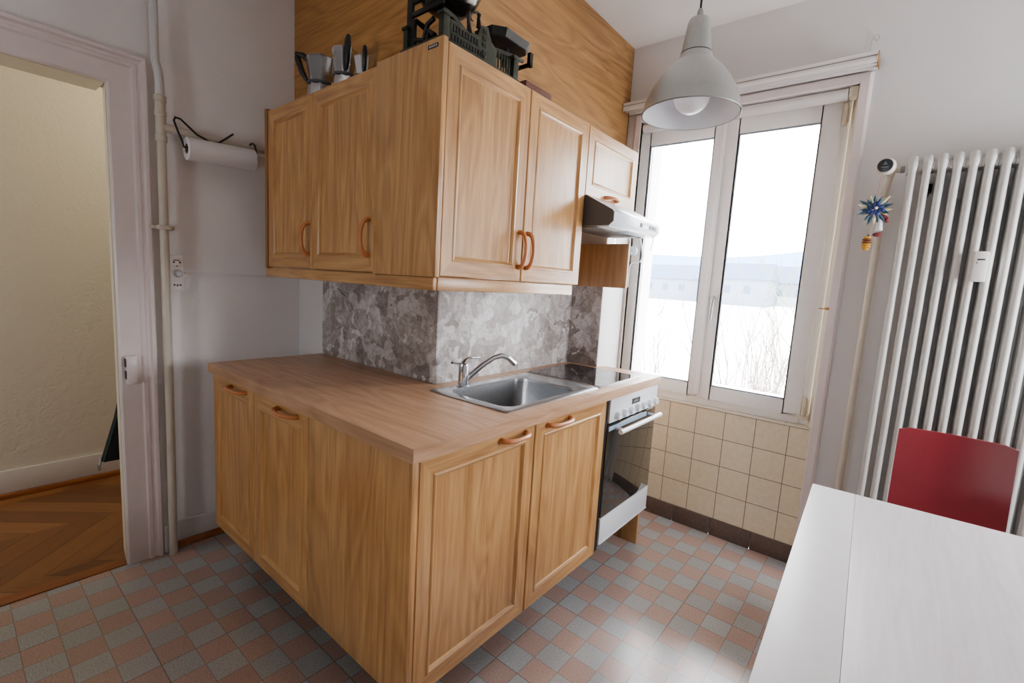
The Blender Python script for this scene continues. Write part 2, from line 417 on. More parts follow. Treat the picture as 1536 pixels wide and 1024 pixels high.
# chimney breast and its coverings
struct(MB().box(-.249, .848, .53, 1.925, 0, CZ-.001).build('wall_column', 'wall'))
m = MB().prism([(.853, 1.475), (1.033, 1.475), (.937, 1.90), (.853, 1.90)], 'z', 0, 1.96)
struct(m.build('wall_pier', 'wall_w'))
m = MB().box(0, .851, .525, .529, .906, 1.36).box(.849, .852, .529, 1.471, .906, 1.36).box(.852, 1.031, 1.471, 1.4745, .906, 1.4)
struct(m.build('wall_backsplash', 'marble'))
m = MB().box(-.249, .862, .502, .528, 1.36, CZ-.002).mat(1).box(.850, .862, .528, 1.925, 1.36, CZ-.002)
struct(m.build('wall_panelling', ['panel_x', 'panel_y']))
sbox('baseboard_left', 'base_white', -.249, -.234, -.05, .5, .035, .128, bevel=.003)
sbox('trim_3', 'parquet_strip', -.249, -.228, -.045, .5, .0, .034, bevel=.004)
sbox('baseboard_hallway', 'base_white', -1.379, -1.362, -2.7, 1.2, .03, .155, bevel=.004)
sbox('trim_4', 'parquet_strip', -1.379, -1.352, -2.7, 1.2, 0, .03, bevel=.005)

def casing(name, prof, P, mat):
    """profile (outward, thickness) swept round an opening; P(path index, d, t) gives the point"""
    m = MB(); m.loops([[P(k, d, t) for d, t in prof] for k in range(4)]); return struct(m.build(name, mat, smooth=20))
dprof = [(0, 0), (0, .016), (.006, .02), (.072, .02), (.078, .027), (.09, .027), (.094, .022), (.104, .022), (.110, .034), (.120, .034), (.126, .026), (.126, 0)]
def Pd(k, d, t):
    x = -.249+t
    return [(x, -.23+d, 0), (x, -.23+d, 1.985+d), (x, -1.13-d, 1.985+d), (x, -1.13-d, 0)][k]
dc = casing('door_1', dprof, Pd, 'casing')
MB().prism([(-.2505, -.2325), (-.2505, -.2095), (-.402, -.2095), (-.402, -.2125)], 'z', 0, 1.998).box(-.402, -.2505, -1.149, -1.129, 0, 1.998).box(-.402, -.2505, -1.129, -.2335, 1.983, 1.998).build('door_lining', 'casing_cream', dc)
s = MB().box(-.229, -.204, -.212, -.176, .803, .922).build('strike_plate', 'casing', dc, bevel=.003)
MB().box(-.2285, -.207, -.2145, -.2122, .875, .91).box(-.2285, -.207, -.2145, -.2122, .825, .86).build('latch_slot', 'black', s)
for q in (.815, .91): MB().lathe([(.003, 0), (.003, .0012)], (-.204, -.185, q), (1, 0, 0), 8).build('screw', 'casing_cream', s)

wprof = [(0, 0), (0, .022), (.004, .025), (.034, .025), (.042, .018), (.046, 0)]
def Pw(k, d, t):
    y = WY-.0005-t
    return [(1.957+d, y, 0), (1.957+d, y, 2.262+d), (.953-d, y, 2.262+d), (.953-d, y, 0)][k]
trim = casing('trim_5', wprof, Pw, 'casing')
MB().box(.93, .953, 1.905, 1.931, .0, 2.26).build('left_strip', 'casing_cream', trim)
# splayed right reveal
MB().prism([(1.958, 1.931), (1.9645, 1.931), (1.9645, 1.995), (1.934, 1.995)], 'z', .705, 2.27).build('reveal', 'casing_cream', trim)

# ---- window
def frame_yz(m, x0, x1, z0, z1, wl, wr, wb, wt, y0, y1):
    m.box(x0, x0+wl, y0, y1, z0, z1); m.box(x1-wr, x1, y0, y1, z0, z1)
    m.box(x0+wl, x1-wr, y0, y1, z0, z0+wb); m.box(x0+wl, x1-wr, y0, y1, z1-wt, z1); return m
win = bpy.data.objects.new('window_1', None); COL.objects.link(win); win.location = (1.42, 2.0, .703); win['kind'] = 'structure'
frame_yz(MB(), .885, 1.936, .703, 2.27, .035, .04, .05, .05, 1.998, 2.07).build('frame', 'win_white', win, bevel=.004)
def sash(x0, x1, gx0, gx1):
    z0, z1 = .745, 2.222
    s = frame_yz(MB(), x0, x1, z0, z1, gx0-x0, x1-gx1, .07, .078, 1.975, 2.03)
    s.v = s.v; o = s.build('sash', 'win_white', win, bevel=.006)
    g = MB(); frame_yz(g, gx0+.001, gx1-.001, z0+.0705, z1-.0785, .007, .007, .007, .007, 1.985, 1.99); g.build('gasket', 'gasket', o)
    MB().box(gx0-.005, gx1+.005, 2.0, 2.004, z0+.066, z1-.073).build('pane', 'glass', o); return o
ls = sash(.905, 1.3935, .985, 1.347)
rs = sash(1.396, 1.902, 1.462, 1.826)
MB().box(1.383, 1.407, 1.962, 1.9745, .76, 2.21).build('cover_strip', 'win_white', win, bevel=.006, seg=3)
hd = MB().box(1.428, 1.456, 1.962, 1.9745, 1.255, 1.32).build('handle', 'win_white', rs, bevel=.004)
MB().tube([(1.442, 1.962, 1.30), (1.442, 1.94, 1.305), (1.440, 1.928, 1.29), (1.437, 1.926, 1.165)], [.009, .009, .010, .008], 10, (1, .7)).build('lever', 'steel', hd)
for z in (2.16, .80):
    h = MB().tube([(1.914, 1.965, z-.05), (1.914, 1.965, z+.045)], .0105, 10).box(1.904, 1.928, 1.965, 1.998, z-.03, z+.03)
    h.build('hinge', 'win_cream', win, bevel=.002)
MB().box(1.885, 1.94, 1.958, 1.975, .735, .752).build('corner_bearing', 'win_cream', win, bevel=.003)
MB().box(.93, 1.965, 2.07, 2.32, .69, .775).build('outer_sill', 'white_paint', win)
m = MB().box(.80, .925, 2.072, 2.3, .69, 2.4).box(1.97, 2.1, 2.072, 2.3, .69, 2.4).box(.925, 1.97, 2.072, 2.3, 2.29, 2.4)
struct(m.build('wall_window_outer', 'wall_w'))

bl = thing('roller_blind', (1.44, 1.935, 2.235), 'white rolled-up blind tube across the top of the window opening', 'blind')
MB().tube([(.96, 1.938, 2.232), (1.918, 1.938, 2.232)], .026, 18).build('rolled_fabric', 'white_paint', bl)
MB().box(1.921, 1.955, 1.915, 1.962, 2.212, 2.258).build('bracket', 'casing_cream', bl, bevel=.004)

cr = thing('curtain_rail', (1.43, 1.87, 2.33), 'white double curtain rail mounted above the window', 'curtain rail')
m = MB().box(.868, 2.012, 1.835, 1.928, 2.331, 2.355).box(.868, 2.012, 1.835, 1.842, 2.312, 2.331).box(.868, 2.012, 1.865, 1.872, 2.312, 2.331).box(.868, 2.012, 1.905, 1.928, 2.312, 2.331)
m.build('rail', 'white_paint', cr, bevel=.0015)
MB().box(.868, 2.012, 1.8342, 1.8349, 2.336, 2.3385).build('groove', 'mark_grey', cr)
MB().box(2.0125, 2.016, 1.836, 1.928, 2.312, 2.354).build('end_cap', 'cork', cr)

# ---------------------------------------------------------------- fitted kitchen
def rails(m, axis, u0, u1, v0, v1, w, sgn, t=.019, fr=.047):
    """framed door: u along axis, v = z, front face at w facing sgn; material 0 upright grain, 1 lying grain"""
    def P(u, v, d):
        q = w-sgn*d
        return (u, q, v) if axis == 'x' else (q, u, v)
    ins = [(0, t), (0, .003), (.003, 0), (fr, 0), (fr+.002, -.002), (fr+.007, -.003), (fr+.012, .001), (fr+.016, .006), (fr+.018, .0065)]
    L = [[P(u0+i, v0+i, d), P(u1-i, v0+i, d), P(u1-i, v1-i, d), P(u0+i, v1-i, d)] for i, d in ins]
    n0 = len(m.v); m.v += [p for l in L for p in l]
    for k in range(len(L)-1):
        for i in range(4):
            j = (i+1) % 4; m.f.append([n0+k*4+i, n0+k*4+j, n0+(k+1)*4+j, n0+(k+1)*4+i]); m.mi.append(1 if i in (0, 2) else 0)
    b = n0+(len(L)-1)*4; m.f.append([b, b+1, b+2, b+3]); m.mi.append(0)
    m.f.append([n0+3, n0+2, n0+1, n0]); m.mi.append(0)
    return m
def bow(p0, p1, out, depth=.034, r=.0085):
    p0, p1, out = Vector(p0), Vector(p1), Vector(out); N = 14; pts = []; rr = []
    for i in range(N+1):
        a = PI*i/N; s = (1-math.cos(a))/2
        pts.append(p0.lerp(p1, s)+out*(depth*math.sin(a)**.75 if 0 < i < N else -.002)); rr.append(r*(1.25-.35*math.sin(a)))
    return MB().tube(pts, rr, 10, (1, .85))
def door(parent, axis, u0, u1, v0, v1, w, sgn, handle=None):
    d = rails(MB(), axis, u0, u1, v0, v1, w, sgn).build('door', ['oak', 'oak_'+axis], parent, smooth=12)
    if handle:
        (a, za), (b, zb) = handle
        f = (lambda u, z: (u, w, z)) if axis == 'x' else (lambda u, z: (w, u, z))
        bow(f(a, za), f(b, zb), (0, sgn, 0) if axis == 'x' else (sgn, 0, 0)).build('handle', 'handle_wood', d)
    return d

# base unit along the left run (two doors)
b1 = thing('base_cabinet', (.42, .3, 0), 'oak base cabinet with two framed doors at the left end of the worktop', 'cabinet', 'oak base cabinets')
MB().box(.004, .822, .052, .52, .19, .866).build('carcass', 'oak_dark', b1)
MB().box(.004, .822, .18, .198, 0, .19).build('plinth', 'kick', b1)
door(b1, 'x', .014, .42, .187, .862, .03, -1, ((.215, .843), (.352, .843)))
door(b1, 'x', .424, .822, .187, .862, .03, -1, ((.618, .843), (.752, .843)))
# corner sink unit with plain end panel facing the door and two doors facing the room
b2 = thing('base_cabinet', (1.1, .5, 0), 'oak base cabinet under the sink with a plain side panel and two framed doors', 'cabinet', 'oak base cabinets')
MB().plate([.85, .93, 1.305, 1.314], [.052, .42, 1.02, 1.03], lambda x, y: True, .19, .72).box(1.305, 1.314, .052, 1.03, .72, .866).box(.85, 1.314, .052, .07, .72, .866).build('carcass', 'oak_dark', b2)
MB().box(.826, 1.338, .030, .050, .187, .866).build('side_panel', 'oak', b2, bevel=.0015)
MB().box(.826, 1.16, .18, .198, 0, .19).box(1.142, 1.16, .198, 1.03, 0, .19).build('plinth', 'kick', b2)
door(b2, 'y', .054, .537, .187, .862, 1.336, 1, ((.364, .843), (.484, .843)))
door(b2, 'y', .543, 1.028, .187, .862, 1.336, 1, ((.606, .843), (.744, .843)))

# worktop
def inwt(x, y):
    if x > .855 and .45 < y < .99 and .955 < x < 1.285: return False
    if .94 < x < 1.285 and 1.06 < y < 1.39: return False
    if x < .856 and y > .522: return False
    if x < 1.036 and y > 1.468: return False
    return True
wt = MB().plate([0, .856, .94, .955, 1.036, 1.285, 1.356], [.016, .45, .522, .99, 1.06, 1.39, 1.468, 1.545], inwt, .868, .906).build('worktop', ['worktop', 'worktop_y'])
tag(wt, 'oak-coloured laminate L-shaped worktop with sink and hob set into it', 'worktop')

# sink
sk = thing('kitchen_sink', (1.11, .72, .906), 'stainless steel sink with one square basin set into the worktop', 'sink')
R0 = rrect(.927, 1.304, .43, 1.012, .010, .9065); R1 = rrect(.927, 1.304, .43, 1.012, .010, .909)
L = [R0, R1, rrect(.932, 1.299, .435, 1.007, .010, .911), rrect(.976, 1.272, .468, .905, .05, .911), rrect(.979, 1.269, .471, .902, .05, .9085), rrect(.9795, 1.2685, .4715, .9015, .05, .9)]
sh = MB().loops(L, False, False).build('rim', 'steel', sk, smooth=35)
B = [rrect(.9795, 1.2685, .4715, .9015, .05, .9), rrect(.982, 1.266, .474, .899, .05, .86), rrect(.986, 1.262, .478, .895, .05, .775), rrect(.995, 1.253, .487, .886, .045, .758), rrect(1.02, 1.228, .512, .861, .03, .754)]
bs = MB().loops(B, False, True).build('basin', 'steel_basin', sk, smooth=50)
MB().lathe([(.040, 0), (.038, .003), (.026, .0035), (.024, .001)], (1.124, .687, .7545), n=20).build('drain', 'chrome', sk)
# faucet
fa = thing('faucet', (.957, .572, .911), 'chrome single-lever kitchen tap with long angled spout behind the sink', 'tap')
MB().lathe([(.0245, .0005), (.0245, .004), (.020, .006), (.0195, .078), (.0185, .086), (.012, .09)], (.957, .572, .911), n=24).build('body', 'chrome', fa, smooth=30)
MB().tube([(.960, .585, .937), (.970, .602, .955), (.991, .645, .994), (1.009, .686, 1.020), (1.021, .715, 1.027), (1.034, .742, 1.018), (1.047, .770, .992)], [.012, .0115, .0105, .010, .0105, .0105, .0115], 14).build('spout', 'chrome', fa)
lv = MB().tube([(.957, .572, .998), (.957, .578, 1.010), (.958, .592, 1.018), (.960, .612, 1.018), (.962, .652, 1.016)], [.016, .013, .009, .0065, .0055], 12, (1, .7)).build('lever', 'chrome', fa)
MB().tube([(.956, .562, 1.0), (.956, .515, 1.007)], [.005, .0035], 8).build('pin', 'chrome', fa)
MB().sphere((.956, .512, 1.0075), .005, n=8, m=6).build('pin_tip', 'black', fa)

# hob
hb = thing('cooktop', (1.1, 1.22, .906), 'black glass ceramic hob with steel edge set into the worktop beside the sink', 'hob')
MB().loops([rrect(.912, 1.304, 1.026, 1.41, .006, .9065), rrect(.912, 1.304, 1.026, 1.41, .006, .9105), rrect(.917, 1.299, 1.031, 1.405, .006, .9115), rrect(.918, 1.298, 1.032, 1.404, .006, .911)], True, True).build('steel_edge', 'steel', hb)
gl = MB().loops([rrect(.9185, 1.2975, 1.0325, 1.4035, .006, .9113), rrect(.9185, 1.2975, 1.0325, 1.4035, .006, .9125)], True, True).build('glass_top', 'hob_glass', hb)
for cx, cy, rr in ((1.01, 1.12, .07), (1.2, 1.12, .088), (1.01, 1.32, .085), (1.2, 1.32, .07)):
    m = MB(); n = 40
    vs = [(cx+r*math.cos(2*PI*i/n), cy+r*math.sin(2*PI*i/n), .9127) for r in (rr, rr-.0025) for i in range(n)]
    m.add(vs, [(i, (i+1) % n, n+(i+1) % n, n+i) for i in range(n)]); m.build('cooking_zone', 'hob_ring', gl)

# oven
ov = thing('oven', (1.2, 1.3, .19), 'white built-in oven with black glass door at the window end of the counter', 'oven')
MB().box(.86, 1.316, 1.034, 1.466, .20, .862).build('housing', 'black', ov)
MB().box(1.31, 1.332, 1.033, 1.056, .192, .864).build('side_gap', 'black', ov)
cp = MB().box(1.316, 1.340, 1.058, 1.548, .757, .864).build('control_panel', 'white_enamel', ov, bevel=.002)
dp = MB().box(1.3395, 1.3412, 1.262, 1.345, .806, .832).build('display', 'black', cp)
for k, (a, b) in enumerate(((1.285, 1.291), (1.298, 1.304), (1.315, 1.321))): MB().box(1.3412, 1.3415, a, b, .814, .824).build('display_mark', 'mark_light', dp)
for k in range(7):
    y = 1.118+k*.066
    kb = MB().lathe([(.019, 0), (.018, .004), (.0165, .018), (.013, .021)], (1.340, y, .783), (1, 0, 0), 20).build('knob', 'white_enamel', cp, smooth=30)
    MB().box(1.361, 1.3625, y-.0015, y+.0015, .786, .799).build('knob_mark', 'mark_light', kb)
dr = MB().box(1.316, 1.338, 1.058, 1.548, .338, .748).build('door', 'oven_glass', ov, bevel=.0015)
MB().box(1.3382, 1.3398, 1.062, 1.44, .722, .741).build('door_strip', 'strip_blue', dr)
hh = MB().tube([(1.384, 1.08, .727), (1.384, 1.50, .727)], .0105, 14).build('handle', 'white_enamel', dr)
for y in (1.12, 1.46): MB().tube([(1.339, y, .728), (1.384, y, .727)], .007, 8).build('handle_post', 'white_enamel', hh)
MB().box(1.316, 1.339, 1.058, 1.548, .222, .334).prism([(1.316, .206), (1.339, .215), (1.345, .221), (1.316, .221)], 'y', 1.058, 1.548).build('bottom_panel', 'white_enamel', ov, bevel=.001)
MB().box(1.13, 1.16, 1.034, 1.466, .0, .199).build('base_recess', 'kick', ov)
ep = MB().box(1.045, 1.303, 1.5495, 1.566, 0, .862).build('end_panel', 'oak', bevel=.001)
tag(ep, 'oak end panel closing the counter beside the oven, on the window side', 'panel')

# wall cabinets
w1 = thing('wall_cabinet', (.41, .38, 1.28), 'oak wall cabinet with two framed doors nearest the room door', 'cabinet', 'oak wall cabinets')
MB().box(.003, .822, .277, .50, 1.321, 1.985).box(0, .022, .252, .277, 1.315, 1.99).build('carcass', 'oak_dark', w1)
door(w1, 'x', .023, .397, 1.322, 1.982, .256, -1, ((.383, 1.499), (.383, 1.378)))
door(w1, 'x', .400, .822, 1.322, 1.982, .256, -1, ((.790, 1.499), (.790, 1.378)))
MB().box(-.018, .822, .262, .279, 1.278, 1.3195).build('light_rail', 'oak_x', w1, bevel=.004)
w2 = thing('wall_cabinet', (1.0, .7, 1.28), 'oak corner wall cabinet with plain side panel and two doors above the sink', 'cabinet', 'oak wall cabinets')
MB().box(.866, 1.116, .277, 1.058, 1.321, 1.982).build('carcass', 'oak_dark', w2)
MB().box(.824, 1.139, .250, .268, 1.318, 1.988).build('side_panel', 'oak', w2, bevel=.0015)
MB().box(.824, 1.122, .259, .276, 1.278, 1.3175).mat(1).box(1.105, 1.124, .276, 1.035, 1.278, 1.3205).build('light_rail', ['oak_x', 'oak_y'], w2, bevel=.004)
door(w2, 'y', .271, .658, 1.322, 1.982, 1.137, 1, ((.640, 1.494), (.640, 1.371)))
door(w2, 'y', .662, 1.058, 1.322, 1.982, 1.137, 1, ((.684, 1.494), (.684, 1.371)))
bp = MB().box(1.075, 1.118, .2485, .2498, 1.962, 1.973).build('maker_plate', 'black', w2)
for k in range(4): MB().box(1.080+k*.0092, 1.086+k*.0092, .2481, .2485, 1.9645, 1.9705).build('plate_mark', 'mark_light', bp)
w3 = thing('wall_cabinet', (1.09, 1.29, 1.70), 'short oak wall cabinet with lift-up front above the cooker hood', 'cabinet', 'oak wall cabinets')
MB().box(1.04, 1.116, 1.0605, 1.526, 1.701, 1.978).build('carcass', 'oak_dark', w3)
door(w3, 'y', 1.0605, 1.528, 1.699, 1.978, 1.137, 1, ((1.228, 1.714), (1.328, 1.714)))
hp = MB().box(.855, 1.165, 1.452, 1.468, 1.320, 1.535).build('wall_panel_board', 'oak_board', bevel=.001)
hp.name = 'hood_side_board'; tag(hp, 'brown oak board hanging below the cooker hood on the window side', 'board')

# hood
hd = thing('cooker_hood', (1.1, 1.29, 1.5), 'slim grey and white cooker hood under the short wall cabinet', 'cooker hood')
prof = [(1.04, 1.697), (1.145, 1.697), (1.271, 1.632), (1.279, 1.622), (1.279, 1.588), (1.258, 1.57), (1.04, 1.57)]
MB().prism(prof, 'y', 1.066, 1.527).build('body', 'hood_light', hd, bevel=.002)
MB().prism(prof, 'y', 1.0605, 1.0655).build('side_cover', 'hood_grey', hd)
MB().box(1.045, 1.188, 1.07, 1.45, 1.564, 1.5695).build('filter', 'filter', hd)
MB().box(1.19, 1.196, 1.07, 1.52, 1.566, 1.5695).build('divider', 'hood_grey', hd)
lb = MB().box(1.198, 1.254, 1.075, 1.24, 1.567, 1.5695).build('sticker', 'label_white', hd)
for k in range(3): MB().box(1.236+k*.005, 1.238+k*.005, 1.09, 1.21-.03*k, 1.5663, 1.567).build('sticker_line', 'label_blue', lb)
MB().add([(1.206, 1.15, 1.5664), (1.206, 1.19, 1.5664), (1.226, 1.17, 1.5664)], [(0, 1, 2)]).build('sticker_triangle', 'paper', lb)
MB().box(1.2, 1.25, 1.255, 1.44, 1.5675, 1.5695).build('lamp_cover', 'label_blue', hd, bevel=.0005)
cs = MB().box(1.2785, 1.2805, 1.312, 1.49, 1.591, 1.614).build('switch_panel', 'hood_light', hd)
for a, b, mm in ((1.316, 1.334, 'mark_grey'), (1.405, 1.436, 'mark_grey'), (1.446, 1.484, 'socket_mark')): MB().box(1.2805, 1.283, a, b, 1.594, 1.611).build('switch', mm, cs)
MB().box(1.2805, 1.2812, 1.34, 1.40, 1.609, 1.611).build('switch_line', 'mark_grey', cs)
MB().tube([(1.262, 1.502, 1.575), (1.261, 1.503, 1.545), (1.258, 1.501, 1.525), (1.252, 1.499, 1.506)], .0018, 6).build('pull_cord', 'socket_mark', hd)
vis = MB().box(1.06, 1.235, 1.505, 1.508, 1.46, 1.568)
vis.build('splash_pane', 'glass', hd)

cab = MB().tube([(.962, 1.897, 1.33), (.964, 1.896, 1.44), (.975, 1.893, 1.468), (1.03, 1.885, 1.476), (1.085, 1.8, 1.497), (1.13, 1.68, 1.53), (1.16, 1.56, 1.61), (1.162, 1.54, 1.66)], .0035, 8).build('power_cable', 'socket')
tag(cab, 'thin white cable running from the window frame up to the cooker hood', 'cable')
so = thing('round_junction_box', (.97, 1.9, 1.54), 'small round grey junction box beside the window behind the hood', 'junction box')
MB().lathe([(.026, 0), (.026, .012), (.02, .016)], (.975, 1.9035, 1.54), (0, -1, 0), 20).build('cover', 'label_blue', so)
MB().lathe([(.004, 0), (.004, .002)], (.975, 1.8874, 1.54), (0, -1, 0), 8).build('screw', 'mark_grey', so)

# ---------------------------------------------------------------- things on top of the wall cabinets
def moka(name, c, ang, h, r, label, lean=0):
    t = thing(name, c, label, 'coffee pot', 'aluminium stovetop coffee pots')
    X = Matrix.Translation(Vector(c)) @ Matrix.Rotation(ang, 4, 'Z')
    Xl = Matrix.Rotation(ang, 4, 'Z')
    def bl(m, n, mt, par=t, **k):
        me = m.build(n, mt, par, xf=Xl, origin=1, **k); return me
    def oct_(rad, z): return [(rad*math.cos(PI/8+i*PI/4), rad*math.sin(PI/8+i*PI/4), z) for i in range(8)]
    bl(MB().loops([oct_(r*1.0, 0), oct_(r*1.0, .004), oct_(r*.80, h*.44)]), 'boiler', 'alu', smooth=20, bevel=.001)
    bl(MB().lathe([(r*.84, h*.44), (r*.86, h*.455), (r*.86, h*.475), (r*.78, h*.48)], (0, 0, 0), n=24), 'collar', 'mark_grey')
    bl(MB().lathe([(.007, 0), (.007, .004), (.003, .006)], (math.cos(1.1)*r*.86, math.sin(1.1)*r*.86, h*.3), (math.cos(1.1), math.sin(1.1), .1), 10), 'valve', 'cork')
    up = MB().loops([oct_(r*.70, h*.475), oct_(r*.72, h*.52), oct_(r*.98, h*.88), oct_(r*1.0, h*.885)])
    # spout opposite the handle
    up.add([(r*.78, -.30*r, h*.9), (r*.78, .30*r, h*.9), (r*1.28, 0, h*.92), (r*.80, 0, h*.66)], [(0, 2, 3), (1, 3, 2), (0, 3, 1), (0, 1, 2)])
    bl(up, 'jug', 'alu', smooth=20)
    ld = bl(MB().loops([oct_(r*1.0, h*.887), oct_(r*.97, h*.90), oct_(r*.35, h*.93)]), 'lid', 'alu', smooth=20)
    bl(MB().lathe([(r*.12, h*.925), (r*.2, h*.96), (r*.2, h*.985), (r*.12, h)], (0, 0, 0), n=8), 'lid_knob', 'black', ld)
    bl(MB().tube([(-r*.85, 0, h*.87), (-r*1.25, 0, h*.965), (-r*1.68, 0, h*.985), (-r*1.62, 0, h*.9), (-r*1.3, 0, h*.66), (-r*1.02, 0, h*.54), (-r*.92, 0, h*.5)],
                 [r*.16, r*.20, r*.18, r*.22, r*.20, r*.15, r*.10], 8), 'handle', 'black')
    return t
CT = 1.985
moka('moka_pot', (.225, .385, CT), .62, .225, .062, 'large aluminium moka coffee pot with black handle pointing left, on the oak cabinet')
moka('moka_pot', (.405, .385, CT), 2.75, .215, .050, 'middle aluminium moka coffee pot with handle facing the room, on the oak cabinet')
moka('moka_pot', (.525, .395, CT), 2.60, .155, .040, 'smallest aluminium moka coffee pot, beside two larger pots on the oak cabinet')

sc = thing('kitchen_scale', (1.0, .47, CT), 'antique dark green cast iron balance scale with bowl and tray, on the oak cabinet', 'scale')
z0 = CT
m = MB().box(.905, 1.095, .275, .645, z0, z0+.028)
m.build('base', 'cast_green', sc, bevel=.004)
fp = MB().prism([(.318, z0+.028), (.530, z0+.028), (.53, z0+.088), (.505, z0+.10), (.485, z0+.137), (.452, z0+.130), (.44, z0+.095), (.40, z0+.090), (.335, z0+.094), (.318, z0+.092)], 'x', 1.072, 1.082)
fpo = fp.build('front_plate', 'cast_green', sc, bevel=.002)
# relief ornament and lettering-like studs on the front plate
m = MB()
for k in range(9): m.box(1.082, 1.0845, .335+k*.0125, .342+k*.0125, z0+.062, z0+.080)
for k in range(12): m.box(1.082, 1.0845, .33+k*.0125, .336+k*.0125, z0+.036, z0+.052)
m.build('relief', 'cast_dark', fpo)
m = MB()
for k in range(3): m.box(1.082, 1.0845, .462, .478, z0+.070+k*.02, z0+.082+k*.02)
m.lathe([(.012, 0), (.008, .004)], (1.082, .47, z0+.05), (1, 0, 0), 12); m.build('rosette', 'cast_dark', fpo)
m = MB()
for k in range(6): m.tube([(1.077, .532+k*.014, z0+.028), (1.077, .532+k*.014, z0+.088)], .0032, 6)
m.build('spindle_rail', 'cast_green', sc)
m = MB().box(.905, .915, .30, .64, z0+.028, z0+.07); m.build('back_plate', 'cast_green', sc)
for x, y in ((1.078, .303), (1.078, .626), (.912, .303), (.912, .626)):
    MB().box(x-.011, x+.011, y-.013, y+.013, z0+.028, z0+.098).box(x-.015, x+.015, y-.018, y+.018, z0+.092, z0+.102).build('post', 'cast_green', sc, bevel=.003)
# left end plate with cut-outs carrying the bowl
m = MB().box(.905, .945, .300, .310, z0+.028, z0+.12).box(.905, .93, .300, .310, z0+.12, z0+.19).box(.93, 1.0, .300, .310, z0+.165, z0+.19).box(.93, 1.07, .300, .310, z0+.128, z0+.143).box(.99, 1.06, .300, .310, z0+.143, z0+.17)
m.tube([(.945, .305, z0+.06), (.985, .305, z0+.05), (1.0, .305, z0+.09), (1.03, .305, z0+.1)], .008, 8)
m.tube([(1.0, .305, z0+.035), (1.01, .305, z0+.07), (1.035, .305, z0+.05)], .009, 8)
m.build('bowl_bracket', 'cast_dark', sc, bevel=.002)
# balance beams, and their pointers
for x in (1.055, .93):
    MB().tube([(x, .315, z0+.125), (x, .36, z0+.118), (x, .40, z0+.098), (x, .44, z0+.084), (x, .52, z0+.094), (x, .62, z0+.112), (x, .70, z0+.12)], [.007, .009, .010, .011, .010, .008, .006], 8).build('beam', 'cast_dark', sc)
MB().tube([(1.078, .408, z0+.088), (1.078, .402, z0+.112), (1.078, .399, z0+.135), (1.078, .404, z0+.148)], [.009, .006, .0055, .004], 8).tube([(1.078, .402, z0+.142), (1.078, .412, z0+.128), (1.078, .420, z0+.128)], [.004, .003, .0025], 6).build('pointer', 'cast_dark', sc)
MB().tube([(1.078, .447, z0+.12), (1.078, .444, z0+.145), (1.078, .446, z0+.157), (1.078, .436, z0+.160), (1.078, .424, z0+.154)], [.009, .0055, .007, .004, .003], 8).build('pointer', 'cast_dark', sc)
# bowl on the left arm
MB().lathe([(.02, 0), (.055, .004), (.085, .025), (.105, .065), (.112, .105), (.108, .105), (.1, .066), (.08, .03), (.05, .01), (.01, .007)], (1.0, .385, z0+.155), n=36).build('bowl', 'bowl_dark', sc, smooth=60)
MB().tube([(1.0, .385, z0+.085), (1.0, .385, z0+.158)], .012, 10).build('bowl_stem', 'brown', sc)
# tray on the right arm
def octo(g, z): return [(1.0+sx*(.058+g)*a, .648+(.088+g)*b*sy, z) for sx, sy, a, b in ((1, -1, .55, 1), (1, -1, 1, .6), (1, 1, 1, .6), (1, 1, .55, 1), (-1, 1, .55, 1), (-1, 1, 1, .6), (-1, -1, 1, .6), (-1, -1, .55, 1))]
MB().loops([octo(0, z0+.158), octo(.004, z0+.16), octo(.016, z0+.182), octo(.013, z0+.182), octo(0, z0+.164)]).build('tray', 'cast_dark', sc, smooth=20)
m = MB().box(.94, 1.06, .735, .745, z0+.118, z0+.130).box(.94, .952, .735, .745, z0+.118, z0+.16).box(1.046, 1.06, .735, .752, z0+.118, z0+.165).box(1.0, 1.012, .55, .74, z0+.116, z0+.128)
m.tube([(1.005, .66, z0+.10), (1.005, .66, z0+.16)], .012, 8).build('tray_bracket', 'cast_dark', sc)

bb = thing('weight_rack', (1.05, .74, CT), 'flat reddish brown wooden block lying on the cabinet right of the scale', 'wooden block')
MB().box(1.015, 1.105, .665, .822, CT, CT+.038).build('block', 'brown', bb, bevel=.004)
MB().lathe([(.007, 0), (.005, .006), (.008, .012), (.004, .017)], (1.06, .755, CT+.038), n=10).build('knob', 'cast_dark', bb)

# ---------------------------------------------------------------- left wall fittings
vp = thing('riser_pipe', (-.2, -.07, 0), 'ivory vertical pipe running up the wall beside the door frame', 'pipe')
MB().tube([(-.2, -.074, 0), (-.2, -.07, .6), (-.2, -.07, 1.80)], .0165, 16).build('lower_pipe', 'pipe', vp)
MB().tube([(-.2, -.07, 1.93), (-.2, -.07, 2.03), (-.2, -.074, 2.075), (-.2, -.083, 2.11), (-.2, -.083, CZ-.001)], [.016, .016, .016, .0155, .0155], 14).build('upper_pipe', 'pipe_white', vp)
tj = MB().lathe([(.021, 0), (.021, .025), (.018, .027), (.018, .10), (.021, .102), (.021, .118), (.018, .12), (.018, .155), (.022, .157), (.022, .178), (.019, .18)], (-.2, -.07, 1.80), n=18)
tj.tube([(-.2, -.07, 1.859), (-.2, -.03, 1.859)], .017, 14).tube([(-.2, -.034, 1.859), (-.2, -.02, 1.859)], .0185, 14); tj.build('tee_joint', 'pipe', vp)
hz = MB().tube([(-.2, -.02, 1.859), (-.2, .12, 1.859), (-.2, .335, 1.858)], [.0155, .0145, .0115], 14).lathe([(.0125, 0), (.0125, .012), (.01, .014)], (-.2, .335, 1.858), (0, 1, 0), 14).build('branch_pipe', 'pipe', vp)
